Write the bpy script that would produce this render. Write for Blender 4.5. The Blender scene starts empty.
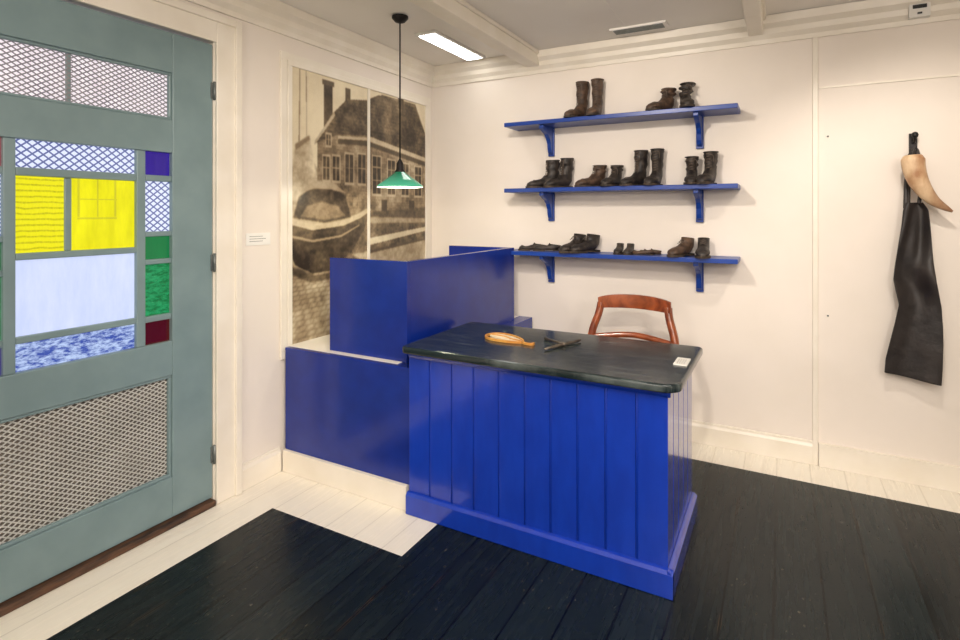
import bpy, bmesh, math, random
import numpy as np
from mathutils import Vector, Matrix
random.seed(4)
rng=np.random.RandomState(7)
scene=bpy.context.scene
scene.view_settings.view_transform='Standard'
scene.view_settings.look='None'

# ---------------------------------------------------------------- materials
def lin(r,g,b):
    f=lambda c:(c/255/12.92) if c/255<=0.04045 else ((c/255+0.055)/1.055)**2.4
    return (f(r),f(g),f(b),1)
def newmat(name):
    m=bpy.data.materials.new(name); m.use_nodes=True
    nt=m.node_tree; b=nt.nodes['Principled BSDF']
    return m,nt,b
def N(nt,t,**kw):
    n=nt.nodes.new(t)
    for k,v in kw.items():
        setattr(n,k,v)
    return n
def math_n(nt,op,a,b=None,clamp=False):
    n=nt.nodes.new('ShaderNodeMath'); n.operation=op; n.use_clamp=clamp
    for i,x in enumerate((a,b)):
        if x is None: continue
        if isinstance(x,(int,float)): n.inputs[i].default_value=x
        else: nt.links.new(x,n.inputs[i])
    return n.outputs[0]
def mixc(nt,fac,a,b):
    n=nt.nodes.new('ShaderNodeMix'); n.data_type='RGBA'
    for idx,x in ((0,fac),(6,a),(7,b)):
        if isinstance(x,(int,float)): n.inputs[idx].default_value=x
        elif isinstance(x,tuple): n.inputs[idx].default_value=x
        else: nt.links.new(x,n.inputs[idx])
    return n.outputs[2]
def noise(nt,scale=(1,1,1),s=5,detail=3,rough=.5):
    tc=N(nt,'ShaderNodeTexCoord'); mp=N(nt,'ShaderNodeMapping')
    nt.links.new(tc.outputs['Object'],mp.inputs[0]); mp.inputs['Scale'].default_value=scale
    n=N(nt,'ShaderNodeTexNoise'); n.inputs['Scale'].default_value=s
    n.inputs['Detail'].default_value=detail; n.inputs['Roughness'].default_value=rough
    nt.links.new(mp.outputs[0],n.inputs[0]); return n.outputs[0]
def ramp(nt,fac,a,b):
    n=N(nt,'ShaderNodeMapRange'); nt.links.new(fac,n.inputs[0])
    n.inputs[1].default_value=a; n.inputs[2].default_value=b; return n.outputs[0]
def bump(nt,b,h,strength=.2,dist=.01):
    n=N(nt,'ShaderNodeBump'); n.inputs['Strength'].default_value=strength; n.inputs['Distance'].default_value=dist
    nt.links.new(h,n.inputs['Height']); nt.links.new(n.outputs[0],b.inputs['Normal'])
def mat(name,c1,c2=None,rough=.5,metal=0,scale=(1,1,1),s=8,bs=.1,bd=.004,coat=0,lo=.35,hi=.65,spec=None,det=3):
    m,nt,b=newmat(name)
    c2=c2 or c1
    n=noise(nt,scale,s,det)
    nt.links.new(mixc(nt,ramp(nt,n,lo,hi),c1,c2),b.inputs['Base Color'])
    b.inputs['Roughness'].default_value=rough; b.inputs['Metallic'].default_value=metal
    b.inputs['Coat Weight'].default_value=coat; b.inputs['Coat Roughness'].default_value=.08
    if spec is not None: b.inputs['Specular IOR Level'].default_value=spec
    if bs: bump(nt,b,n,bs,bd)
    return m
M={}
M['wall']=mat('wall_paint',lin(238,229,219),lin(234,225,214),rough=.6,s=2.5,bs=.05)
M['ceil']=mat('ceiling_paint',lin(244,240,234),lin(240,235,228),rough=.6,s=2,bs=.03)
M['trim']=mat('trim_paint',lin(240,233,220),lin(234,226,211),rough=.38,s=6,bs=.05)
M['blue']=mat('blue_gloss_paint',(.005,.042,.44,1),(.004,.034,.38,1),rough=.22,scale=(1,1,.35),s=16,bs=.35,bd=.008,coat=.6)
M['blue_d']=mat('blue_panel_paint',(.005,.026,.26,1),(.004,.021,.22,1),rough=.24,s=8,bs=.15,bd=.005,coat=.15)
M['blue_s']=mat('blue_shelf_paint',(.007,.050,.31,1),(.006,.042,.27,1),rough=.35,s=7,bs=.05)
M['door']=mat('door_paint',lin(126,148,151),lin(118,140,143),rough=.38,s=6,bs=.08)
M['iron']=mat('iron',(.02,.02,.02,1),(.035,.03,.03,1),rough=.45,metal=.7,s=30)
M['tool']=mat('tool_steel',(.16,.13,.10,1),(.08,.065,.05,1),rough=.4,metal=.5,s=30)
M['steel']=mat('steel_hinge',(.25,.27,.26,1),(.18,.2,.2,1),rough=.4,metal=.6,s=30)
M['leather']=mat('black_leather',(.014,.011,.010,1),(.06,.045,.036,1),rough=.52,s=32,bs=.7,bd=.006,lo=.4,hi=.75,det=6)
M['leather_b']=mat('brown_leather',(.045,.026,.017,1),(.16,.095,.06,1),rough=.55,s=28,bs=.7,bd=.006,lo=.38,hi=.72,det=6)
M['sole']=mat('sole_leather',(.03,.022,.017,1),(.08,.055,.038,1),rough=.7,s=30)
M['lace']=mat('laces',(.12,.09,.07,1),rough=.8,s=30)
M['apron']=mat('apron_leather',(.013,.010,.010,1),(.034,.026,.023,1),rough=.44,s=6,bs=.5,bd=.02,det=8,lo=.42,hi=.75)
M['mahog']=mat('mahogany',lin(160,82,42),lin(112,52,25),rough=.3,scale=(2,14,2),s=5,bs=.05,coat=.3)
M['brown']=mat('threshold_wood',lin(96,66,46),lin(44,30,22),rough=.6,scale=(6,1,6),s=8,bs=.4)
M['tan']=mat('tan_leather',lin(226,168,84),lin(200,134,58),rough=.5,s=20,bs=.2)
M['tan2']=mat('tan_leather_inner',lin(240,226,196),lin(226,206,168),rough=.6,s=20,bs=.2)
M['paper']=mat('label_paper',lin(240,238,232),rough=.7)
M['ink']=mat('label_ink',lin(120,118,114),rough=.7)
M['white']=mat('white_plastic',lin(228,226,220),rough=.5)
M['black']=mat('black_plastic',(.01,.01,.01,1),rough=.4)
M['mesh_lt']=mat('screen_wire',lin(196,196,190),lin(184,184,178),rough=.5)
M['mesh_bg']=mat('screen_backing',lin(120,113,104),lin(96,90,84),rough=.6,s=3)

# horn
m,nt,b=newmat('horn'); tc=N(nt,'ShaderNodeTexCoord'); sx=N(nt,'ShaderNodeSeparateXYZ')
nt.links.new(tc.outputs['Object'],sx.inputs[0])
g=ramp(nt,sx.outputs[0],3.10,3.23)
n=noise(nt,(1,1,.5),18,5)
base=mixc(nt,ramp(nt,n,.35,.68),lin(226,196,158),lin(170,124,86))
col=mixc(nt,g,base,lin(140,98,70))
nt.links.new(col,b.inputs['Base Color']); b.inputs['Roughness'].default_value=.45; bump(nt,b,n,.4,.004)
M['horn']=m

# tabletop
m,nt,b=newmat('tabletop_paint')
n=noise(nt,(1.2,22,1),4,5,.6)
c=mixc(nt,ramp(nt,n,.48,.75),lin(26,38,40),lin(92,101,100))
nt.links.new(c,b.inputs['Base Color']); b.inputs['Roughness'].default_value=.15
bump(nt,b,n,.22,.003); M['top']=m

# floor
m,nt,b=newmat('floor_boards')
tc=N(nt,'ShaderNodeTexCoord'); sx=N(nt,'ShaderNodeSeparateXYZ'); nt.links.new(tc.outputs['Object'],sx.inputs[0])
X,Y=sx.outputs[0],sx.outputs[1]
W=.165
def seam(offset,wd,width):
    fr=math_n(nt,'FRACT',math_n(nt,'DIVIDE',math_n(nt,'ADD',X,offset+20*wd),wd))
    d=math_n(nt,'ABSOLUTE',math_n(nt,'SUBTRACT',fr,.5))
    return math_n(nt,'GREATER_THAN',d,.5-width/wd/2)
s1=seam(.03,W,.007)
bid=math_n(nt,'FLOOR',math_n(nt,'DIVIDE',math_n(nt,'ADD',X,.03+20*W),W))
wn=N(nt,'ShaderNodeTexWhiteNoise'); wn.noise_dimensions='1D'; nt.links.new(bid,wn.inputs['W'])
grain=noise(nt,(14,1.0,1),3,4,.55)
spk=noise(nt,(1,.6,1),75,2,.5)
spk2=noise(nt,(1,1,1),2.2,3,.6)
dark=mixc(nt,wn.outputs[0],lin(15,22,24),lin(27,37,39))
dark=mixc(nt,ramp(nt,grain,.55,.9),dark,lin(36,47,49))
wear=math_n(nt,'MULTIPLY',ramp(nt,spk,.68,.74),ramp(nt,spk2,.42,.60))
dark=mixc(nt,math_n(nt,'MULTIPLY',wear,.8),dark,lin(120,112,96))
edge=seam(.03,W,.011)
ew=math_n(nt,'MULTIPLY',edge,ramp(nt,noise(nt,(1,.5,1),7,3,.6),.57,.66))
dark=mixc(nt,math_n(nt,'MULTIPLY',ew,.7),dark,lin(98,78,56))
dark=mixc(nt,s1,dark,lin(4,5,6))
white=mixc(nt,ramp(nt,grain,.45,.8),lin(240,234,220),lin(230,222,206))
white=mixc(nt,math_n(nt,'MULTIPLY',s1,.25),white,lin(150,138,120))
a=math_n(nt,'LESS_THAN',X,.285)
b2=math_n(nt,'GREATER_THAN',Y,-.265)
c3=math_n(nt,'MULTIPLY',math_n(nt,'LESS_THAN',X,1.068),math_n(nt,'GREATER_THAN',Y,-1.825))
mask=math_n(nt,'MAXIMUM',math_n(nt,'MAXIMUM',a,b2),c3)
nt.links.new(mixc(nt,mask,dark,white),b.inputs['Base Color'])
r=math_n(nt,'ADD',math_n(nt,'MULTIPLY',grain,.25),.14); nt.links.new(r,b.inputs['Roughness'])
b.inputs['Specular IOR Level'].default_value=.22
h=math_n(nt,'SUBTRACT',math_n(nt,'MULTIPLY',grain,.2),s1)
bump(nt,b,h,.35,.004); M['floor']=m

# stained glass; emission colour stands in for daylight coming through the panes
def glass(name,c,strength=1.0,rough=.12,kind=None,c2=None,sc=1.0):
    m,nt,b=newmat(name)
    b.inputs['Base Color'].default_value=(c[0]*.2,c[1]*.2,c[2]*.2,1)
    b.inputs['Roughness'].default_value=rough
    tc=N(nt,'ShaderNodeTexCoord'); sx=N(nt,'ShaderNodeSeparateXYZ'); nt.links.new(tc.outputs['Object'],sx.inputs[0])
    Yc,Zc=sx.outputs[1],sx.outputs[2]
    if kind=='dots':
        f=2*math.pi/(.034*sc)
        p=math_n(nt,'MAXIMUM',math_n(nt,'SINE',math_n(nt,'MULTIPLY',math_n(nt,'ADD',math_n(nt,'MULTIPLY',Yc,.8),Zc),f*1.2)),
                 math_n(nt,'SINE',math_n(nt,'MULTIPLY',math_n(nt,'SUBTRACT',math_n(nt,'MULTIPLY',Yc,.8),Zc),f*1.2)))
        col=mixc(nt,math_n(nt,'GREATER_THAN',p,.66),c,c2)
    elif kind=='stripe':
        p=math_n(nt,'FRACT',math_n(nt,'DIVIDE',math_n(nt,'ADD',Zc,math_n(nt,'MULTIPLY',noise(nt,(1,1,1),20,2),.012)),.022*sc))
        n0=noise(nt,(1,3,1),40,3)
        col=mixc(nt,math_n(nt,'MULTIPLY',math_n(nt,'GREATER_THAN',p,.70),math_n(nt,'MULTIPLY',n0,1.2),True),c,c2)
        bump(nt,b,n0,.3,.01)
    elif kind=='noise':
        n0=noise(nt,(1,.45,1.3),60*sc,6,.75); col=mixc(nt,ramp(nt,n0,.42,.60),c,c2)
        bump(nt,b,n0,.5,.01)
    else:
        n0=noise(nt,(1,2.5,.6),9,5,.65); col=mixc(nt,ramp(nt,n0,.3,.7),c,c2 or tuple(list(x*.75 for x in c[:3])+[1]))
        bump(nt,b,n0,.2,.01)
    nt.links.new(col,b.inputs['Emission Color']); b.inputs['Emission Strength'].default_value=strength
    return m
G={}
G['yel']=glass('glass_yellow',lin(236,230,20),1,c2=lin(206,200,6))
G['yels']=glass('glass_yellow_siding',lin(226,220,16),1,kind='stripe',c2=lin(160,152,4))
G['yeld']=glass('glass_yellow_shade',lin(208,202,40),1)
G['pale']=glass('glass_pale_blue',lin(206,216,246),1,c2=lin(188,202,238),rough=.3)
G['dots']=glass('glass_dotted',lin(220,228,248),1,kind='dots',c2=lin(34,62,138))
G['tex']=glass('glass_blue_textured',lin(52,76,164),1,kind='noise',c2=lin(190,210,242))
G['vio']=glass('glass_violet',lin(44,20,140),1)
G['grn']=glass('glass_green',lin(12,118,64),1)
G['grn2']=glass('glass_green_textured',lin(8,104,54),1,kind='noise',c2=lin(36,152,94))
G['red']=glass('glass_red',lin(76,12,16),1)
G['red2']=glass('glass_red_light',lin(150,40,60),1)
G['back']=glass('upper_pane_glow',lin(246,238,244),1.05,c2=lin(222,210,220),rough=.4)  # daylight behind the upper lattice, put in as emission
m,nt,b=newmat('shade_green_glass'); b.inputs['Base Color'].default_value=lin(20,110,80); b.inputs['Roughness'].default_value=.12
tc=N(nt,'ShaderNodeTexCoord'); sx=N(nt,'ShaderNodeSeparateXYZ'); nt.links.new(tc.outputs['Object'],sx.inputs[0])
g=ramp(nt,sx.outputs[2],1.675,1.60)
nt.links.new(mixc(nt,g,lin(6,64,46),lin(104,198,160)),b.inputs['Emission Color']); b.inputs['Emission Strength'].default_value=.6
M['shade']=m
m,nt,b=newmat('shade_inner_opal'); b.inputs['Base Color'].default_value=(.8,.9,.8,1)
b.inputs['Emission Color'].default_value=lin(210,250,225); b.inputs['Emission Strength'].default_value=1.0; M['opal']=m
def emit(name,c,s):
    m,nt,b=newmat(name); b.inputs['Base Color'].default_value=(.8,.8,.8,1)
    b.inputs['Emission Color'].default_value=c; b.inputs['Emission Strength'].default_value=s; return m
M['led']=emit('ceiling_lamp_diffuser',(1,.97,.93,1),9)
M['bulb']=emit('bulb_glow',(1,.9,.7,1),8)

# ---------------------------------------------------------------- mesh builder
class MB:
    def __init__(s): s.v=[];s.f=[];s.m=[];s.s=[];s.X=Matrix.Identity(4)
    def add(s,vs,fs,mi=0,sm=False):
        o=len(s.v); s.v+=[tuple(s.X@Vector(p)) for p in vs]
        for f in fs: s.f.append([i+o for i in f]); s.m.append(mi); s.s.append(sm)
    def box(s,x0,x1,y0,y1,z0,z1,mi=0):
        vs=[(x,y,z) for z in (z0,z1) for y in (y0,y1) for x in (x0,x1)]
        s.add(vs,[(0,2,3,1),(4,5,7,6),(0,1,5,4),(2,6,7,3),(0,4,6,2),(1,3,7,5)],mi)
    def prism(s,poly,axis,a0,a1,mi=0,sm=False):
        n=len(poly)
        def P(p,a):
            return {'X':(a,p[0],p[1]),'Y':(p[0],a,p[1]),'Z':(p[0],p[1],a)}[axis]
        vs=[P(p,a0) for p in poly]+[P(p,a1) for p in poly]
        fs=[tuple(range(n)),tuple(range(n,2*n))]
        s.add(vs,fs,mi)
        o=len(s.v)-2*n
        for i in range(n):
            j=(i+1)%n; s.f.append([o+i,o+j,o+n+j,o+n+i]); s.m.append(mi); s.s.append(sm)
    def loft(s,rings,mi=0,cap0=True,cap1=True,sm=True):
        n=len(rings[0]); vs=[p for r in rings for p in r]; fs=[]
        for i in range(len(rings)-1):
            for k in range(n):
                l=(k+1)%n; fs.append((i*n+k,i*n+l,(i+1)*n+l,(i+1)*n+k))
        if cap0: fs.append(tuple(range(n)))
        if cap1: fs.append(tuple((len(rings)-1)*n+k for k in range(n)))
        s.add(vs,fs,mi,sm)
    def tube(s,path,rad,n=10,mi=0,flat=1.0,up=Vector((0,0,1))):
        path=[Vector(p) for p in path]
        if not isinstance(rad,(list,tuple)): rad=[rad]*len(path)
        rings=[]; prev=None
        for i,p in enumerate(path):
            t=(path[min(i+1,len(path)-1)]-path[max(i-1,0)]).normalized()
            ref=prev if prev is not None else (up if abs(t.dot(up))<.95 else Vector((1,0,0)))
            a=(ref-t*ref.dot(t)).normalized(); prev=a; bb=t.cross(a)
            rings.append([tuple(p+a*math.cos(2*math.pi*k/n)*rad[i]+bb*math.sin(2*math.pi*k/n)*rad[i]*flat) for k in range(n)])
        s.loft(rings,mi)
    def ribbon(s,path,h,t,mi=0,closed=False):
        n=len(path); rings=[]
        for i in range(n):
            p=Vector(path[i]); a=Vector(path[(i+1)%n] if closed else path[min(i+1,n-1)]); c=Vector(path[(i-1)%n] if closed else path[max(i-1,0)])
            d=(a-c); d.z=0; d.normalize(); nx=Vector((-d.y,d.x,0))*t/2
            rings.append([tuple(p+nx),tuple(p-nx),tuple(p-nx+Vector((0,0,h))),tuple(p+nx+Vector((0,0,h)))])
        if closed: rings.append(rings[0])
        s.loft(rings,mi,not closed,not closed,False)
    def lathe(s,cx,cy,prof,n=32,mi=0,cap0=True,cap1=True):
        rings=[[(cx+r*math.cos(2*math.pi*k/n),cy+r*math.sin(2*math.pi*k/n),z) for k in range(n)] for r,z in prof]
        s.loft(rings,mi,cap0,cap1)
    def build(s,name,mats,bevel=0,sub=0,parent=None,solid=0,recalc=True):
        me=bpy.data.meshes.new(name); me.from_pydata(s.v,[],s.f)
        for mm in mats: me.materials.append(mm)
        me.polygons.foreach_set('material_index',s.m); me.polygons.foreach_set('use_smooth',s.s)
        if recalc:
            bm=bmesh.new(); bm.from_mesh(me); bmesh.ops.recalc_face_normals(bm,faces=bm.faces); bm.to_mesh(me); bm.free()
        ob=bpy.data.objects.new(name,me); scene.collection.objects.link(ob)
        if solid:
            md=ob.modifiers.new('solid','SOLIDIFY'); md.thickness=solid; md.offset=0
        if bevel:
            md=ob.modifiers.new('bevel','BEVEL'); md.width=bevel; md.segments=2; md.limit_method='ANGLE'; md.angle_limit=math.radians(40)
        if sub:
            md=ob.modifiers.new('sub','SUBSURF'); md.levels=sub; md.render_levels=sub
        if parent: ob.parent=parent
        return ob
def empty(name):
    e=bpy.data.objects.new(name,None); scene.collection.objects.link(e); e.empty_display_size=.1; return e
def spline(pts,n=8):
    pts=[Vector(p) for p in pts]; out=[]
    P=[pts[0]]+pts+[pts[-1]]
    for i in range(1,len(P)-2):
        for k in range(n):
            t=k/n; a,b,c,d=P[i-1],P[i],P[i+1],P[i+2]
            out.append(.5*((2*b)+(c-a)*t+(2*a-5*b+4*c-d)*t*t+(3*b-a-3*c+d)*t**3))
    out.append(pts[-1]); return out

XR,YF,ZC=5.2,-5.4,2.60
# ---------------------------------------------------------------- room shell
b=MB(); b.box(-.2,XR+.1,YF-.1,.1,-.1,0); b.build('floor',[M['floor']])
b=MB(); b.box(-.2,XR+.1,YF-.1,.1,ZC,ZC+.1); b.build('ceiling',[M['ceil']])
b=MB(); b.box(-.2,XR+.1,0,.1,0,ZC); b.build('wall_back',[M['wall']])
b=MB()
b.box(-.12,0,-1.93,0,0,ZC); b.box(-.12,0,YF,-3.115,0,ZC); b.box(-.12,0,-3.115,-1.93,2.295,ZC)
b.build('wall_left',[M['wall']])
b=MB(); b.box(XR,XR+.1,YF,0,0,ZC); b.build('wall_right',[M['wall']])
b=MB(); b.box(-.12,XR,YF-.1,YF,0,ZC); b.build('wall_front',[M['wall']])
# crown moulding
prof=[(0,2.45),(.012,2.45),(.016,2.475),(.035,2.50),(.04,2.53),(.065,2.555),(.075,2.598),(0,2.598)]
b=MB(); b.prism([(x+.0005,z) for x,z in prof],'Y',YF,-.001); b.build('trim_crown_left',[M['trim']])
b=MB(); b.prism([(-x-.0005,z) for x,z in prof],'X',.0,XR); b.build('trim_crown_back',[M['trim']])
# baseboards
bp=[(0,0),(.018,0),(.018,.105),(.010,.12),(.010,.132),(0,.135)]
b=MB(); b.prism([(-y-.001,z+.001) for y,z in bp],'X',.90,2.625); b.box(2.655,XR-.001,-.024,-.001,.001,.132); b.build('baseboard_back',[M['trim']])
b=MB(); b.prism([(y+.001,z+.001) for y,z in bp],'Y',-1.795,-1.537); b.prism([(y+.001,z+.001) for y,z in bp],'Y',YF,-3.26); b.build('baseboard_left',[M['trim']])
b=MB(); b.box(2.625,2.652,-.012,-.0005,.0,2.45); b.build('trim_1',[M['trim']],bevel=.002)
b=MB(); b.box(2.655,XR,-.007,-.0005,2.155,2.165); b.build('trim_2',[M['trim']])
# ceiling beams
for nm,x0,x1 in (('ceiling_beam',.84,.945),('ceiling_beam',2.295,2.375),('ceiling_beam',3.75,3.85)):
    b=MB(); b.box(x0,x1,YF+.001,-.001,2.50,ZC-.0005); b.box(x0-.015,x1+.015,YF+.001,-.001,2.575,ZC-.0005)
    b.build(nm,[M['trim']],bevel=.006)
b=MB()
for x in (1.62,3.06,4.5): b.box(x,x+.006,YF+.002,-.09,ZC-.003,ZC-.0002)
b.build('trim_3',[M['ceil']])

# ---------------------------------------------------------------- door
Y0,YA,YB,Y1=-3.10,-2.90,-2.149,-1.945
ya,yb=-2.741,-2.307; ya0,yb1=-2.78,-2.268
D=empty('door_1')
b=MB(); x0,x1=-.045,-.003
b.box(x0,x1,Y0,YA,.035,2.28); b.box(x0,x1,YB,Y1,.035,2.28)
for z0,z1 in ((.035,.223),(.695,.853),(1.723,1.876),(2.094,2.28)): b.box(x0,x1,YA,YB,z0,z1)
b.box(x0,x1-.006,ya0,ya,.853,1.723); b.box(x0,x1-.006,yb,yb1,.853,1.723)
for z0,z1 in ((.959,.985),(1.27,1.296),(1.586,1.617)): b.box(x0,x1-.007,ya,yb,z0,z1)
for s0,s1 in ((YA,ya0),(yb1,YB)):
    for z0,z1 in ((.955,.982),(1.214,1.237),(1.339,1.362),(1.589,1.617)): b.box(x0,x1-.007,s0,s1,z0,z1)
b.box(x0,x1-.02,-2.578,-2.552,1.296,1.586)
b.box(x0,-.0265,-2.572,-2.552,1.876,2.094)
def frame(b,y0,y1,z0,z1,w,xa,xb,mi=0):
    b.box(xa,xb,y0,y1,z0,z0+w,mi); b.box(xa,xb,y0,y1,z1-w,z1,mi)
    b.box(xa,xb,y0,y0+w,z0+w,z1-w,mi); b.box(xa,xb,y1-w,y1,z0+w,z1-w,mi)
frame(b,YA,YB,.223,.695,.014,-.03,-.010); frame(b,YA,YB,1.876,2.094,.012,-.03,-.010)
b.build('door_slab',[M['door']],bevel=.004,parent=D)
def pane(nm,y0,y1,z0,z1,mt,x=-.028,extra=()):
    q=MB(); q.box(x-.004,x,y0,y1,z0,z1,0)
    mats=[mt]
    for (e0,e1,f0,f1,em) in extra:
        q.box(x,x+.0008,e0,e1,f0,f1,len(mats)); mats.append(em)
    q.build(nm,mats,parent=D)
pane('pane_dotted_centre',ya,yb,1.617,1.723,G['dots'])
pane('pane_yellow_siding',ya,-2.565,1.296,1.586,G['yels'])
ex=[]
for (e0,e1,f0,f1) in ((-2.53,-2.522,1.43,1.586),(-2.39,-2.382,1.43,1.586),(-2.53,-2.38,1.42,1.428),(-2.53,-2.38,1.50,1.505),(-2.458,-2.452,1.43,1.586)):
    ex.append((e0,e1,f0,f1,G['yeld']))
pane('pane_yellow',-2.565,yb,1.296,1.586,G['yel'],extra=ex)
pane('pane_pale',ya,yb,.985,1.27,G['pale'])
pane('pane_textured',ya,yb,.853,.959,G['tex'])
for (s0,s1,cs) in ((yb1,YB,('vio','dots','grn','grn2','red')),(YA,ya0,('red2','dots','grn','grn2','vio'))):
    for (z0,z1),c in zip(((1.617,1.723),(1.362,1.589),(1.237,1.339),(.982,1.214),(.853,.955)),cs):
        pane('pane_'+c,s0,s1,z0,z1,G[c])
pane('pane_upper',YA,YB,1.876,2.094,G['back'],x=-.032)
q=MB(); q.box(-.040,-.034,YA,YB,.223,.695); q.build('lower_backing',[M['mesh_bg']],parent=D)
def lattice(nm,y0,y1,z0,z1,sp,w,x,mt):
    q=MB(); W_=y1-y0;H=z1-z0; slope=.62
    for sgn in (1,-1):
        c=-W_*slope-H
        while c<W_*slope+H:
            za,zb=c,sgn*slope*W_+c
            dz=zb-za
            ta=(0-za)/dz; tb=(H-za)/dz
            lo,hi=min(ta,tb),max(ta,tb); t0=max(0,lo); t1=min(1,hi)
            if t1-t0>.003:
                p=(y0+W_*t0,z0+za+dz*t0); r=(y0+W_*t1,z0+za+dz*t1)
                L=math.hypot(r[0]-p[0],r[1]-p[1]); nx,nz=-(r[1]-p[1])/L*w/2,(r[0]-p[0])/L*w/2
                xo=x+(.0008 if sgn>0 else 0)
                q.prism([(p[0]+nx,p[1]+nz),(r[0]+nx,r[1]+nz),(r[0]-nx,r[1]-nz),(p[0]-nx,p[1]-nz)],'X',xo,xo+.001)
            c+=sp
    q.build(nm,[mt],parent=D)
lattice('lower_screen',YA+.012,YB-.012,.235,.683,.0195,.0052,-.026,M['mesh_lt'])
M['mesh_up']=mat('upper_screen_wire',lin(150,148,152),lin(132,130,138),rough=.6)
lattice('upper_screen',YA+.01,YB-.01,1.886,2.084,.0195,.0050,-.026,M['mesh_up'])
for z in (.25,1.20,2.05):
    q=MB(); q.lathe(.008,Y1+.004,[(.007,z-.045),(.007,z+.045)],12); q.box(-.002,.002,Y1-.012,Y1+.016,z-.04,z+.04); q.build('hinge',[M['steel']],parent=D)
# casing
b=MB()
for (o,p,t) in ((0,.135,.022),(.10,.135,.036)):
    b.box(.0005,t,-1.938+o,-1.938+p,0.001,2.29+p); b.box(.0005,t,-3.107-p,-3.107-o,.001,2.29+p)
    b.box(.0005,t,-3.107-(o),-1.938+o,2.29+o,2.29+p)
b.box(-.06,.0003,-1.941,-1.931,.001,2.294)
b.build('trim_door_casing',[M['trim']],bevel=.004)
b=MB(); b.box(-.05,.028,-3.10,-1.945,.0005,.03); b.build('door_threshold',[M['brown']],bevel=.006)

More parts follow.
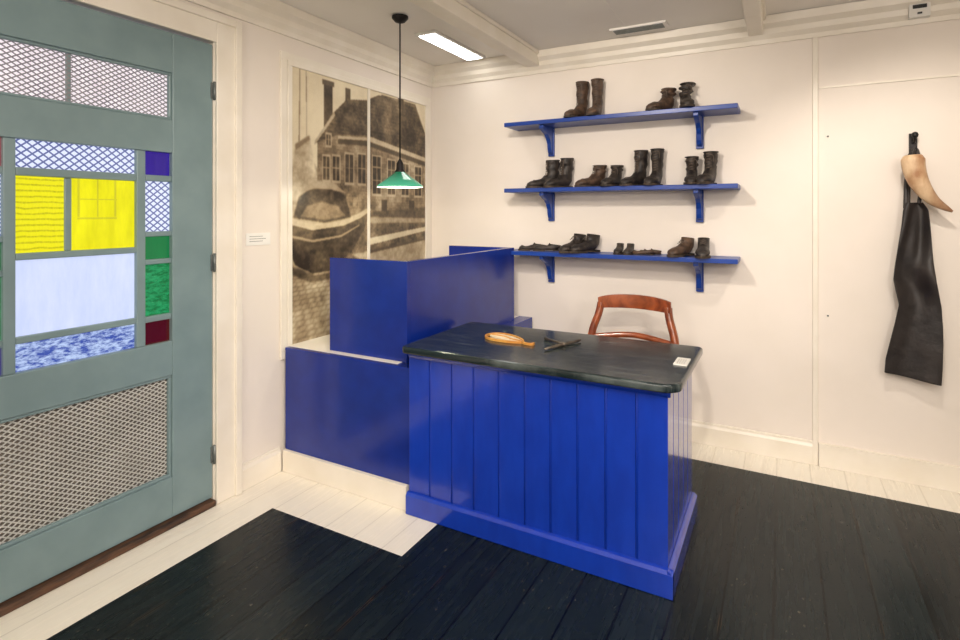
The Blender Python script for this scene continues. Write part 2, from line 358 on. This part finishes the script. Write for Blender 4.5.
# ---------------------------------------------------------------- mural (flat photographic print, vertex colours)
def blur(a,k):
    for _ in range(k):
        p=np.pad(a,((1,1),(1,1)),mode='edge')
        a=(p[1:-1,:-2]+2*p[1:-1,1:-1]+p[1:-1,2:])/4
        p=np.pad(a,((1,1),(1,1)),mode='edge')
        a=(p[:-2,1:-1]+2*p[1:-1,1:-1]+p[2:,1:-1])/4
    return a
def mural():
    nu,nv=400,470
    s=np.linspace(0,1,nu)[None,:].repeat(nv,0); v=np.linspace(0,1,nv)[:,None].repeat(nu,1)
    def vn(sc,seed,asp=1.2):
        r=np.random.RandomState(seed); gx=int(sc)+2; gy=int(sc*asp)+2; g=r.rand(gy,gx)
        xx=s*(gx-1.001); yy=v*(gy-1.001); i=xx.astype(int); j=yy.astype(int); fx=xx-i; fy=yy-j
        fx=fx*fx*(3-2*fx); fy=fy*fy*(3-2*fy)
        return g[j,i]*(1-fx)*(1-fy)+g[j,i+1]*fx*(1-fy)+g[j+1,i]*(1-fx)*fy+g[j+1,i+1]*fx*fy
    f1=vn(5,1); f2=vn(16,2); f3=vn(45,3); f4=vn(110,4)
    fb=f1*.4+f2*.35+f3*.25
    g=.86+.08*v+.05*(f1-.5)
    def mask(pts):
        inside=np.zeros_like(s,bool); n=len(pts)
        for k in range(n):
            (xa,a_),(xb,b_)=pts[k],pts[(k+1)%n]
            if a_==b_: continue
            cond=((a_>v)!=(b_>v))&(s<(xb-xa)*(v-a_)/(b_-a_)+xa); inside^=cond
        return inside
    def poly(pts,val,tex=.2,soft=1,grad=None):
        nonlocal g
        m=blur(mask(pts).astype(float),soft)
        t=val+tex*(f3*.4+f4*.35+f2*.5+f1*.35-.8)
        if grad is not None: t=t+grad
        g=g*(1-m)+t*m
    # hazy distant town
    poly([(0,.50),(0,.635),(.04,.66),(.08,.64),(.12,.67),(.15,.64),(.2,.66),(.2,.5)],.62,.25,4)
    for (a,c,w) in ((.035,.045,.005),(.085,.082,.003)): poly([(a,.5),(c,1.0),(c+w,1.0),(a+w*1.6,.5)],.50,.1)
    poly([(-.01,.52),(.02,.72),(.10,.76),(.15,.60),(.12,.5)],.74,.3,6); poly([(.02,.72),(.10,.76),(.105,.745),(.025,.70)],.45,.1,2)
    # chimneys
    poly([(.19,.80),(.19,.975),(.245,.975),(.245,.82)],.20,.25); poly([(.18,.965),(.18,.985),(.255,.985),(.255,.965)],.32,.1)
    poly([(.33,.88),(.33,.975),(.365,.975),(.365,.9)],.28,.2)
    # gabled house
    br=.02*np.sin(v*520)
    poly([(.15,.44),(.15,.745),(.27,.86),(.5,.86),(.5,.44)],.44,.45,1,br+.25*(s-.3))
    rt=.02*np.sin(v*420)
    poly([(.135,.735),(.245,.86),(.34,.93),(.5,.95),(.5,.80),(.29,.785)],.30,.4,1,rt+.5*(v-.85))
    poly([(.13,.725),(.135,.745),(.255,.87),(.262,.855)],.72,.1); poly([(.28,.778),(.5,.792),(.5,.778),(.28,.765)],.74,.1)
    poly([(.28,.765),(.5,.778),(.5,.755),(.28,.745)],.22,.1,2)
    for (x,z0,z1,w) in ((.185,.60,.69,.04),(.245,.60,.695,.045),(.33,.595,.71,.055),(.42,.595,.715,.055),(.205,.735,.775,.028)):
        poly([(x-.006,z0-.01),(x-.006,z1+.008),(x+w+.006,z1+.008),(x+w+.006,z0-.01)],.70,.1)
        poly([(x,z0),(x,z1),(x+w,z1),(x+w,z0)],.17,.3)
        poly([(x+w/2-.003,z0),(x+w/2-.003,z1),(x+w/2+.003,z1),(x+w/2+.003,z0)],.66,.1)
        zz=(z0+z1)/2; poly([(x,zz),(x,zz+.004),(x+w,zz+.004),(x+w,zz)],.64,.1)
    # right house w/ big roof
    poly([(.5,.42),(.5,.90),(.6,.99),(.9,.99),(1,.86),(1,.42)],.46,.45,1,br)
    poly([(.5,.80),(.5,.955),(.58,.985),(.9,.975),(1.01,.84),(1.01,.735)],.27,.4,1,rt+.6*(v-.88))
    poly([(.74,.95),(.74,1.01),(.79,1.01),(.79,.95)],.22,.2)
    poly([(.5,.775),(.5,.798),(1,.742),(1,.722)],.78,.12); poly([(.5,.775),(.5,.755),(1,.70),(1,.722)],.20,.12,2)
    for k in range(4):
        x=.53+k*.122; w=.062; z1=.715-k*.008; z0=.555
        poly([(x-.007,z0-.010),(x-.007,z1+.008),(x+w+.007,z1+.006),(x+w+.007,z0-.010)],.74,.12)
        poly([(x,z0),(x,z1),(x+w,z1),(x+w,z0)],.15,.35)
        poly([(x+.029,z0),(x+.029,z1),(x+.034,z1),(x+.034,z0)],.70,.1)
        for q in (.35,.7): zz=z0+(z1-z0)*q; poly([(x,zz),(x,zz+.005),(x+w,zz+.005),(x+w,zz)],.66,.1)
    poly([(.60,.44),(.60,.53),(.645,.53),(.645,.44)],.18,.2); poly([(.84,.44),(.84,.53),(.89,.53),(.89,.44)],.2,.2)
    poly([(.5,.42),(.5,.475),(1,.50),(1,.42)],.28,.3,4)
    # street / quay
    poly([(-.01,-.01),(-.01,.50),(.15,.49),(.3,.46),(1.01,.445),(1.01,-.01)],.68,.3,4)
    poly([(.33,.30),(.33,.43),(1.01,.425),(1.01,.345)],.36,.5,4)
    poly([(.50,.365),(1.01,.405),(1.01,.385),(.50,.335)],.88,.1)
    poly([(.50,.315),(1.01,.35),(1.01,.34),(.50,.30)],.26,.1,2)
    # boats
    pl=.02*np.sin((v+.6*(s-.2)**2)*240)
    poly([(-.01,.335),(.02,.285),(.12,.245),(.24,.25),(.36,.30),(.46,.40),(.52,.485),(.44,.455),(.32,.425),(.12,.41),(-.01,.435)],.20,.35,1,pl+.6*(v-.35))
    poly([(-.01,.432),(.12,.408),(.32,.422),(.44,.452),(.52,.485),(.505,.497),(.42,.47),(.30,.443),(.12,.43),(-.01,.455)],.76,.15)
    poly([(-.01,.395),(.12,.372),(.30,.385),(.43,.425),(.425,.418),(.30,.376),(.12,.363),(-.01,.386)],.60,.1,1)
    poly([(.01,.455),(.04,.53),(.13,.575),(.24,.575),(.33,.54),(.37,.455),(.2,.435)],.20,.35,3)
    poly([(.05,.55),(.13,.595),(.25,.592),(.34,.55),(.24,.563),(.13,.563)],.66,.15,2)
    poly([(.05,.46),(.09,.50),(.18,.515),(.28,.50),(.33,.46),(.2,.445)],.46,.3,3)
    poly([(.30,.27),(.47,.19),(.5,.21),(.5,.25),(.36,.31)],.38,.3,5)
    poly([(-.01,.255),(-.01,.285),(.14,.24),(.3,.245),(.3,.22),(.12,.21)],.32,.3,6)
    # cobbles with perspective
    dv=np.clip(.30-v,0,.3); rr=(dv+.02)**.62*46; row=np.floor(rr)
    cob=np.abs(np.sin((s-.5)*(95-70*dv/.3*.6)+row*1.57))**.35*np.abs(np.sin(rr*np.pi))**.35
    cm=blur((v<.25).astype(float),6); g=g*(1-cm)+(g*(.68+.38*cob)+.12*(f2-.5))*cm
    g=g+.14*(fb-.5)
    g=blur(g,1)+.04*(rng.rand(nv,nu)-.5)
    g=np.clip(g,.06,.96)
    c0=np.array([34,27,20.]);c1=np.array([146,126,98.]);c2=np.array([242,230,200.])
    t=g[...,None]; img=np.where(t<.5,c0+(c1-c0)*t*2,c1+(c2-c1)*(t-.5)*2)/255
    imgl=np.where(img<=.04045,img/12.92,((img+.055)/1.055)**2.4)
    return s,v,imgl
def mural_panel(nm,sa,sb,S,V,C):
    cols=np.where((S[0]>=sa)&(S[0]<=sb))[0]; nv=S.shape[0]; nc=len(cols)
    y=-1.459+S[:,cols]*1.346; z=.688+V[:,cols]*1.60
    co=np.stack([np.full_like(y,.012),y,z],-1).reshape(-1,3)
    idx=np.arange(nv*nc).reshape(nv,nc)
    f=np.stack([idx[:-1,:-1],idx[:-1,1:],idx[1:,1:],idx[1:,:-1]],-1).reshape(-1,4)
    me=bpy.data.meshes.new(nm); me.from_pydata(co.tolist(),[],f.tolist())
    ca=me.color_attributes.new('print','FLOAT_COLOR','POINT')
    c=np.concatenate([C[:,cols].reshape(-1,3),np.ones((nv*nc,1))],1).astype(np.float32); ca.data.foreach_set('color',c.ravel())
    m,nt,b=newmat('sepia_print'); a=N(nt,'ShaderNodeAttribute'); a.attribute_name='print'
    nt.links.new(a.outputs['Color'],b.inputs['Base Color']); b.inputs['Roughness'].default_value=.3
    me.materials.append(m)
    ob=bpy.data.objects.new(nm,me); scene.collection.objects.link(ob); return ob
MU=empty('framed_photo_mural')
S,V,C=mural()
mural_panel('print_1',0,.492,S,V,C).parent=MU; mural_panel('print_2',.503,1,S,V,C).parent=MU
b=MB(); frame(b,-1.49,-.085,.66,2.315,.031,.0005,.022); b.box(.0005,.020,-.804,-.780,.69,2.285)
frame(b,-1.535,-.045,.62,2.355,.045,.0005,.016); b.box(.0005,.008,-1.46,-.11,.687,2.29)
b.build('frame',[M['trim']],bevel=.003,parent=MU)
b=MB(); b.box(.0005,.004,-1.755,-1.60,1.272,1.337); 
for k in range(3): b.box(.004,.0044,-1.735,-1.65+.02*(k%2),1.318-k*.013,1.3205-k*.013,1)
b.build('wall_label',[M['paper'],M['ink']])

# ---------------------------------------------------------------- stair enclosure
b=MB()
b.box(.026,.875,-1.535,-.030,.001,.12,1)
b.box(.026,.889,-1.515,-.030,.12,.675,0)
b.box(.026,.889,-1.517,-.030,.675,.69,0)
b.box(.03,.79,-1.49,-.05,.690,.693,1)
b.box(.298,.82,-1.45,-1.42,.69,1.20,0); b.box(.79,.82,-1.42,-.19,.69,1.20,0); b.box(.298,.79,-.22,-.19,.69,1.20,0)
b.build('stair_enclosure',[M['blue_d'],M['trim']],bevel=.004)

# ---------------------------------------------------------------- counter desk
DK=empty('counter_desk')
b=MB(); b.box(.90,2.075,-1.52,-.90,.0,.775); b.build('carcass',[M['blue']],parent=DK)
b=MB()
xs=[.893,1.018,1.140,1.256,1.383,1.508,1.626,1.744,1.860,1.982,2.094]
for i in range(10):
    b.box(xs[i]+.001,xs[i+1]-.009,-1.534,-1.515,.10,.775)
    if i<9: b.tube([(xs[i+1]-.004,-1.529,.10),(xs[i+1]-.004,-1.529,.775)],.0038,8)
ys=[-1.534,-1.41,-1.285,-1.16,-1.035,-.90]
for i in range(5):
    b.box(2.07,2.094,ys[i]+.001,ys[i+1]-.007,.10,.775)
b.build('front_planks',[M['blue']],bevel=.0035,parent=DK)
b=MB()
sk=[(0,.0),(.022,.0),(.022,.09),(.012,.102),(0,.106)]
b.prism([(-1.534-x,z+.001) for x,z in sk],'X',.888,2.116); b.prism([(2.094+x,z+.001) for x,z in sk],'Y',-1.555,-.885)
b.prism([(-1.534-x,.777-z*.3) for x,z in ((0,0),(.012,0),(.012,.05),(0,.1))],'X',.895,2.105)
b.prism([(2.094+x,.777-z*.3) for x,z in ((0,0),(.012,0),(.012,.05),(0,.1))],'Y',-1.545,-.89)
b.build('skirting',[M['blue']],bevel=.003,parent=DK)
def arc(cx,cy,r,a0,a1,n=10): return [(cx+r*math.cos(math.radians(a0+(a1-a0)*k/n)),cy+r*math.sin(math.radians(a0+(a1-a0)*k/n))) for k in range(n+1)]
poly=arc(.876+.03,-1.585+.03,.03,180,270,6)+arc(2.145-.07,-1.585+.07,.07,-90,0)+arc(2.145-.03,-.90-.03,.03,0,90,6)+[(.876,-.90)]
b=MB(); b.prism(poly,'Z',.777,.811,sm=True); b.build('tabletop',[M['top']],bevel=.008,parent=DK)

# items on desk
def xf(x,y,z,yaw=0,sc=1): return Matrix.Translation((x,y,z))@Matrix.Rotation(math.radians(yaw),4,'Z')@Matrix.Scale(sc,4)
b=MB(); b.X=xf(1.275,-1.225,.8115,-18)
lp=[]
for t in np.linspace(0,2*math.pi,41)[:-1]:
    c_,s_=math.cos(t),math.sin(t); lp.append((.115*c_-.02,.062*s_*(1-.35*c_),0))
b.ribbon(lp,.012,.010,0,True)
b.prism([(p[0]*.90,p[1]*.62+.004) for p in lp],'Z',.0,.010,1)
b.ribbon([(p.x,p.y,0) for p in spline([(.09,.0,0),(.125,-.010,0),(.155,.0,0),(.15,.02,0)],4)],.012,.012,0)
b.ribbon([(p.x,p.y,.009) for p in spline([(-.12,-.002,0),(-.04,.010,0),(.03,-.004,0),(.085,.0,0)],5)],.005,.008,0)
b.build('leather_strap',[M['tan'],M['tan2']],bevel=.0015)
b=MB(); zt=.820
b.tube([(1.515,-1.335,zt),(1.545,-1.25,zt),(1.575,-1.165,zt),(1.602,-1.085,zt)],[.005,.0085,.0085,.005],8,0)
b.tube([(1.560,-1.208,zt),(1.50,-1.172,zt),(1.435,-1.132,zt-.001)],[.006,.006,.008],8,0)
b.lathe(1.560,-1.208,[(.013,.812),(.013,.829)],12)
b.build('cobbler_hammer',[M['tool']])
b=MB(); b.X=xf(2.10,-1.235,.811,0); b.box(-.027,.027,-.058,.058,.0005,.006); 
for k in range(4): b.box(-.015+k*.009,-.0135+k*.009,-.045,.03,.006,.0063,1)
b.build('display_label',[M['paper'],M['ink']])

# ---------------------------------------------------------------- chair
b=MB(); cx=1.705
yb_=-.40; dz=-.018
rp=spline([(cx-.205,yb_-.045,.925+dz),(cx-.12,yb_+.0,.932+dz),(cx,yb_+.02,.935+dz),(cx+.12,yb_+.0,.932+dz),(cx+.215,yb_-.045,.925+dz)],6)
rings=[]
for i,p in enumerate(rp):
    e=abs(i/(len(rp)-1)-.5)*2; hh=.040-.010*e**3
    rings.append([(p.x,p.y-.014,p.z-hh),(p.x,p.y+.012,p.z-hh),(p.x,p.y+.018,p.z),(p.x,p.y+.014,p.z+hh),(p.x,p.y-.012,p.z+hh),(p.x,p.y-.006,p.z)])
b.loft(rings,0)
for sg in (-1,1):
    st=spline([(cx+sg*.195,yb_-.02,.92+dz),(cx+sg*.205,yb_-.035,.84),(cx+sg*.235,yb_-.06,.74),(cx+sg*.245,yb_-.075,.64),(cx+sg*.225,yb_-.06,.52),(cx+sg*.20,yb_-.04,.44),(cx+sg*.20,yb_+.01,.2),(cx+sg*.205,yb_+.07,.001)],5)
    b.tube(st,[.023]*len(st),10,0,flat=1.1)
    fl=spline([(cx+sg*.20,yb_-.44,.44),(cx+sg*.205,yb_-.45,.25),(cx+sg*.21,yb_-.46,.001)],5)
    b.tube(fl,[.020-.006*i/len(fl) for i in range(len(fl))],10)
    b.tube([(cx+sg*.20,yb_-.03,.22),(cx+sg*.206,yb_-.45,.22)],.010,8)
cr=spline([(cx-.238,yb_-.062,.70),(cx,yb_-.02,.725),(cx+.238,yb_-.062,.70)],8); b.tube(cr,.018,8)
sp=[(cx-.21,yb_-.03),(cx+.21,yb_-.03),(cx+.235,yb_-.44),(cx+.21,yb_-.465),(cx-.21,yb_-.465),(cx-.235,yb_-.44)]
b.prism(sp,'Z',.425,.455); b.box(cx-.19,cx+.19,yb_-.455,yb_-.435,.38,.425); b.box(cx-.19,cx+.19,yb_-.05,yb_-.03,.38,.425)
b.build('wooden_chair',[M['mahog']],bevel=.003)

# ---------------------------------------------------------------- shelves
SX0,SX1,SD=.762,2.25,.235
for z in (2.06,1.60,1.165):
    b=MB(); b.box(SX0,SX1,-SD,-.001,z-.014,z+.014)
    for xb in (1.03,2.02):
        t=z-.014
        b.box(xb-.022,xb+.022,-.022,-.001,t-.20,t)
        pr=[(-.022,t),(-.205,t),(-.205,t-.022),(-.165,t-.040),(-.12,t-.055),(-.085,t-.08),(-.062,t-.115),(-.055,t-.15),(-.045,t-.175),(-.022,t-.19)]
        b.prism(pr,'X',xb-.015,xb+.015)
    b.build('wall_shelf',[M['blue_s']],bevel=.003)

# ---------------------------------------------------------------- boots
def boot(b,x,y,z,yaw,sc=1,h=.2,slump=0,low=False,wide=1,lace=True,mi=0,lean=0):
    b.X=xf(x,y,z,yaw,sc)
    n=18; rings=[]
    flat=h<=.06
    def ring(cx_,cy,cz,ang,rw,rl):
        a=math.radians(ang); d=(0,-math.cos(a),math.sin(a)); r=[]
        for k in range(n):
            t=2*math.pi*k/n; px=cx_+rw*wide*math.cos(t); l=rl*math.sin(t)
            zz=cz+d[2]*l; r.append((px,cy+d[1]*l,max(zz,.010)))
        return r
    top=h
    if not low:
        rings.append(ring(lean,0,top-.05,0,.028,.036)); rings.append(ring(lean,0,top-.002,0,.038,.046)); rings.append(ring(lean,0,top,-3,.043,.052))
        m_=9
        for k in range(1,m_):
            f=k/m_; zz=top+(0.105-top)*f; w=1+(.05+.06*min(1,slump))*math.sin(k*2.1+slump*7+yaw)
            rings.append(ring(lean*(1-f)+slump*.012*math.sin(k*1.4),.006*math.sin(k*1.2+slump+yaw),zz,slump*10*math.sin(k),(.044-.010*f)*w,(.054-.009*f)*w))
        rings.append(ring(0,-.004,.100,6,.035,.046))
    else:
        rings.append(ring(0,-.004,h-.03,0,.026,.038)); rings.append(ring(0,-.004,h-.002,8,.034,.05)); rings.append(ring(0,-.004,h,8,.037,.053))
    cz=.075 if not low else min(.075,h*.8)
    rings.append(ring(0,-.012,cz,24,.036,.056))
    rings.append(ring(0,-.032,.055 if not low else min(.055,h*.66),50,.037,.058 if not low else .05))
    rings.append(ring(0,-.07,.045 if not flat else .03,74,.037,.041 if not flat else .026))
    rings.append(ring(0,-.09,.040 if not flat else .03,80,.039,.033 if not flat else .024))
    rings.append(ring(0,-.115,.037 if not flat else .026,88,.043,.031 if not flat else .02))
    rings.append(ring(0,-.15,.033 if not flat else .024,90,.045,.028 if not flat else .018))
    rings.append(ring(0,-.182,.029,93,.039,.024)); rings.append(ring(0,-.203,.024,95,.025,.016)); rings.append(ring(0,-.211,.018,95,.010,.007))
    b.loft(rings,mi,True,True,True)
    so=[]
    for (yy,w) in ((.043,.012),(.036,.026),(.015,.034),(-.03,.032),(-.07,.033),(-.11,.045),(-.15,.049),(-.185,.042),(-.207,.026),(-.218,.009)): so.append((w*wide,yy))
    so=so+[(-a,c) for a,c in reversed(so)]
    b.prism(so,'Z',.006,.014,2)
    b.prism([(a,c) for a,c in so if c>-.05],'Z',0,.014,2); b.prism([(a,c) for a,c in so if c<-.10],'Z',0,.008,2)
    if lace and not low:
        k=.085
        while k<top-.015:
            yy=-.050-max(0,(.11-k))*.5-.006*(k-.1)
            b.tube([(-.020,yy+.002,k),(0,yy-.006,k+.008),(.020,yy+.002,k+.012)],.0024,6,3)
            b.tube([(.020,yy+.002,k),(0,yy-.006,k+.004),(-.020,yy+.002,k+.012)],.0018,6,3); k+=.018
        b.tube(spline([(.0,-.054,top-.02),(.03,-.062,top-.03),(.034,-.06,top-.07)],4),.0022,6,3)
        b.tube([(math.cos(t)*.0445+lean,math.sin(t)*.0535,top-.004) for t in np.linspace(0,2*math.pi,19)],.003,6,mi)
        b.tube([(math.sin(t)*.044,-.142-.012*math.cos(t),.033+.029*math.cos(t)) for t in np.linspace(-1.35,1.35,12)],.002,6,2)
    elif lace:
        for q in range(4): b.tube([(-.019,-.050-q*.015,h*.98-.004-q*.010),(0,-.052-q*.015,h*.98+.004-q*.010),(.019,-.050-q*.015,h*.98-.004-q*.010)],.0024,6,3)
    b.X=Matrix.Identity(4)
mats=[M['leather'],M['leather_b'],M['sole'],M['lace']]
T1,T2,T3=2.0745,1.6145,1.1795
def pair(nm,lst,mats_=mats):
    b=MB()
    for kw in lst: boot(b,**kw)
    return b.build(nm,mats_,bevel=0)
pair('laced_tall_boots',[dict(x=1.275,y=-.065,z=T1,yaw=-14,sc=.92,h=.285,mi=1),dict(x=1.382,y=-.07,z=T1,yaw=4,sc=.92,h=.29,mi=1)])
pair('ankle_boots',[dict(x=1.845,y=-.08,z=T1,yaw=-30,sc=.9,h=.17,mi=1,slump=.9),dict(x=1.945,y=-.08,z=T1,yaw=12,sc=.92,h=.19,slump=1.0,lean=.01)])
pair('ankle_boots',[dict(x=1.065,y=-.075,z=T2,yaw=-46,sc=.92,h=.215),dict(x=1.168,y=-.07,z=T2,yaw=-30,sc=.92,h=.225)])
pair('ankle_boots',[dict(x=1.40,y=-.075,z=T2,yaw=-38,sc=.9,h=.165,mi=1),dict(x=1.515,y=-.07,z=T2,yaw=-12,sc=.9,h=.16,slump=.3)])
pair('laced_tall_boots',[dict(x=1.67,y=-.065,z=T2,yaw=-24,sc=.92,h=.255),dict(x=1.772,y=-.065,z=T2,yaw=-6,sc=.92,h=.26)])
pair('ankle_boots',[dict(x=1.98,y=-.065,z=T2,yaw=6,sc=.9,h=.20,slump=.4),dict(x=2.09,y=-.07,z=T2,yaw=-10,sc=.95,h=.215,mi=0)])
pair('leather_slippers',[dict(x=.98,y=-.09,z=T3,yaw=-56,sc=.74,h=.058,low=True,lace=False,mi=0),dict(x=1.095,y=-.09,z=T3,yaw=-64,sc=.74,h=.058,low=True,lace=False,mi=0)])
pair('leather_shoes',[dict(x=1.265,y=-.075,z=T3,yaw=-20,sc=.95,h=.125,low=True),dict(x=1.36,y=-.075,z=T3,yaw=-30,sc=.95,h=.125,low=True)])
pair('baby_shoes',[dict(x=1.545,y=-.10,z=T3,yaw=4,sc=.62,h=.105,low=True,lace=True,mi=0),dict(x=1.612,y=-.10,z=T3,yaw=2,sc=.62,h=.105,low=True,lace=True,mi=0)])
pair('leather_sandals',[dict(x=1.745,y=-.14,z=T3,yaw=-84,sc=.55,h=.05,low=True,lace=False,mi=1),dict(x=1.775,y=-.08,z=T3,yaw=-76,sc=.55,h=.05,low=True,lace=False,mi=1)])
pair('leather_shoes',[dict(x=1.96,y=-.075,z=T3,yaw=-24,sc=.92,h=.12,low=True,mi=1),dict(x=2.05,y=-.075,z=T3,yaw=4,sc=.92,h=.12,low=True,mi=0)])

# ---------------------------------------------------------------- pendant lamp
px,py=.507,-1.094
b=MB()
b.lathe(px,py,[(.048,2.597),(.048,2.585),(.03,2.565),(.008,2.558)],24,0)
b.tube([(px,py,2.56),(px,py,1.74)],.0045,8,0)
b.lathe(px,py,[(.006,1.76),(.012,1.75),(.02,1.735),(.022,1.70),(.03,1.69),(.03,1.682)],20,0)
b.lathe(px,py,[(.028,1.686),(.05,1.668),(.09,1.638),(.132,1.605),(.134,1.595)],40,1,False,False)
b.lathe(px,py,[(.026,1.682),(.048,1.664),(.088,1.634),(.130,1.602),(.134,1.595)],40,2,False,False)
b.lathe(px,py,[(.004,1.682),(.016,1.672),(.024,1.65),(.022,1.632),(.010,1.622),(.001,1.62)],16,3)
b.build('pendant_lamp',[M['iron'],M['shade'],M['opal'],M['bulb']],recalc=False)

# ---------------------------------------------------------------- ceiling fixtures
b=MB(); b.box(.40,.56,-.80,-.13,ZC-.018,ZC-.0005,0); b.box(.42,.54,-.78,-.15,ZC-.022,ZC-.018,1); b.build('ceiling_lamp',[M['white'],M['led']],bevel=.002)
b=MB(); b.box(1.52,1.86,-.275,-.175,ZC-.012,ZC-.0005,0)
for k in range(5): b.box(1.54,1.84,-.265+k*.018,-.257+k*.018,ZC-.016,ZC-.012,1)
b.build('ceiling_vent',[M['ceil'],M['steel']])
b=MB(); b.box(3.06,3.15,-.055,-.02,2.475,2.575,0); b.box(3.075,3.135,-.058,-.055,2.52,2.54,1); b.box(3.095,3.115,-.06,-.055,2.49,2.5,1); b.build('motion_detector',[M['white'],M['black']],bevel=.004)
b=MB()
for x,z in ((2.70,1.88),(2.70,.86)): b.tube([(x,-.0005,z),(x,-.004,z)],.005,10)
b.build('trim_screws',[M['steel']])

# ---------------------------------------------------------------- apron, horn, hook
b=MB(); hx=3.085
b.box(hx-.018,hx+.018,-.010,-.001,1.70,1.87); b.tube(spline([(hx,-.01,1.74),(hx,-.05,1.73),(hx,-.075,1.755),(hx,-.07,1.79)],6),.006,8)
b.tube(spline([(hx,-.01,1.82),(hx,-.04,1.825),(hx,-.055,1.85)],5),.007,8)
b.lathe(hx,-.055,[(.002,1.838),(.013,1.845),(.016,1.857),(.011,1.869),(.001,1.873)],12); b.build('coat_hook',[M['iron']],bevel=.002)
rows=[(1.50,3.045,3.115),(1.46,3.032,3.138),(1.38,3.024,3.145),(1.30,3.012,3.15),(1.18,2.998,3.158),(1.09,2.988,3.168),(1.02,3.0,3.18),(.96,3.012,3.19),(.86,2.995,3.195),(.776,2.978,3.196),(.66,2.955,3.193),(.58,2.95,3.188)]
nr,ncl=90,50
vs=[];fs=[]
zs=[r[0] for r in rows][::-1]; ls=[r[1] for r in rows][::-1]; rs=[r[2] for r in rows][::-1]
for i in range(nr):
    f=i/(nr-1); z=1.50+(.58-1.50)*f
    L=np.interp(z,zs,ls); R=np.interp(z,zs,rs)
    for j in range(ncl):
        g=j/(ncl-1)
        w1=max(0,1-abs(f-.22)/.25)*.6+.15
        fold=.014*math.sin(g*6.2+f*2.2+.6)+w1*.008*math.sin(g*13+f*7)+.012*math.sin(f*13-g*5+.5)*math.exp(-((f-.42)/.16)**2)+.004*math.sin(g*8+f*6)*f
        yy=-.062-fold-.016*f
        zz=z-(.022*g*f**4)+.012*(1-g)*f**6
        vs.append((L+(R-L)*g,min(yy,-.008),zz))
for i in range(nr-1):
    for j in range(ncl-1): a=i*ncl+j; fs.append((a,a+1,a+ncl+1,a+ncl))
AP=empty('leather_apron')
b=MB(); b.add(vs,fs,0,True); b.build('apron_body',[M['apron']],solid=.004,sub=1,parent=AP)
b=MB()
b.tube(spline([(3.055,-.062,1.49),(3.060,-.055,1.62),(hx-.012,-.06,1.765),(hx+.01,-.06,1.765),(3.11,-.055,1.62),(3.10,-.062,1.49)],8),.009,8,0,flat=.5)
b.tube(spline([(3.045,-.065,1.47),(3.050,-.055,1.60),(hx-.022,-.06,1.74),(hx-.005,-.065,1.76)],8),.012,8,0,flat=.5)
b.build('apron_straps',[M['apron']],parent=AP)
b=MB()
pth=spline([(3.064,-.122,1.745),(3.070,-.124,1.67),(3.096,-.122,1.59),(3.150,-.112,1.51),(3.228,-.10,1.452)],8)
n_=len(pth); rad=[max(.006,.047*(1-(i/(n_-1))**2.2)+.005) for i in range(n_)]
rad[0]=.034; rad[1]=.042; rad[2]=.046; b.tube(pth,rad,18,0,flat=.75)
b.tube(spline([(3.068,-.10,1.745),(3.078,-.085,1.775),(hx,-.072,1.768)],5),.004,6,1)
b.build('cow_horn',[M['horn'],M['apron']])

# ---------------------------------------------------------------- lights
def spot(nm,loc,tgt,e,size=75,blend=.8,r=.06,c=(1,.90,.79)):
    l=bpy.data.lights.new(nm,'SPOT'); l.energy=e; l.spot_size=math.radians(size); l.spot_blend=blend; l.shadow_soft_size=r; l.color=c
    o=bpy.data.objects.new(nm,l); o.location=loc; o.rotation_euler=(Vector(tgt)-Vector(loc)).to_track_quat('-Z','Y').to_euler(); scene.collection.objects.link(o)
def area(nm,loc,sx_,sy_,e,c=(1,.92,.84),rot=(0,0,0)):
    l=bpy.data.lights.new(nm,'AREA'); l.shape='RECTANGLE'; l.size=sx_; l.size_y=sy_; l.energy=e; l.color=c
    o=bpy.data.objects.new(nm,l); o.location=loc; o.rotation_euler=rot; scene.collection.objects.link(o)
def point(nm,loc,e,r=.12,c=(1,.93,.86)):
    l=bpy.data.lights.new(nm,'POINT'); l.energy=e; l.color=c; l.shadow_soft_size=r
    o=bpy.data.objects.new(nm,l); o.location=loc; scene.collection.objects.link(o)
spot('spot_light',(1.5,-2.3,2.45),(1.5,-.1,1.5),100)
spot('spot_light',(2.85,-1.3,2.46),(3.15,-.05,1.1),52,size=90,r=.04)
spot('spot_light',(1.9,-2.7,2.45),(.2,-1.2,1.1),60)
spot('spot_light',(2.6,-3.6,2.45),(1.5,-1.5,.4),105)
spot('spot_light',(2.3,-3.6,2.45),(.0,-2.6,1.2),38)  # added spot to brighten the door and left wall
area('ambient_fill',(3.0,-3.4,2.47),1.6,2.2,48)  # added soft fill behind the camera for ambient light, no real fixture
point('ceiling_fill',(3.6,-3.8,1.9),62)  # added unseen fill to brighten the ceiling, no real lamp
point('ceiling_fill',(1.6,-4.6,1.9),34)  # second added ceiling fill, also out of view
point('pendant_bulb',(px,py,1.60),5,.02,(1,.9,.7))

w=bpy.data.worlds.new('World'); scene.world=w; w.use_nodes=True
w.node_tree.nodes['Background'].inputs[0].default_value=(.8,.85,1,1); w.node_tree.nodes['Background'].inputs[1].default_value=.3

cam=bpy.data.cameras.new('camera'); cam.sensor_width=36; cam.lens=20.625; cam.shift_y=-.1125; cam.clip_start=.02
co=bpy.data.objects.new('camera',cam); co.location=(2.473,-3.696,1.45); co.rotation_euler=(math.radians(90),0,math.radians(28.8)); scene.collection.objects.link(co)
scene.camera=co
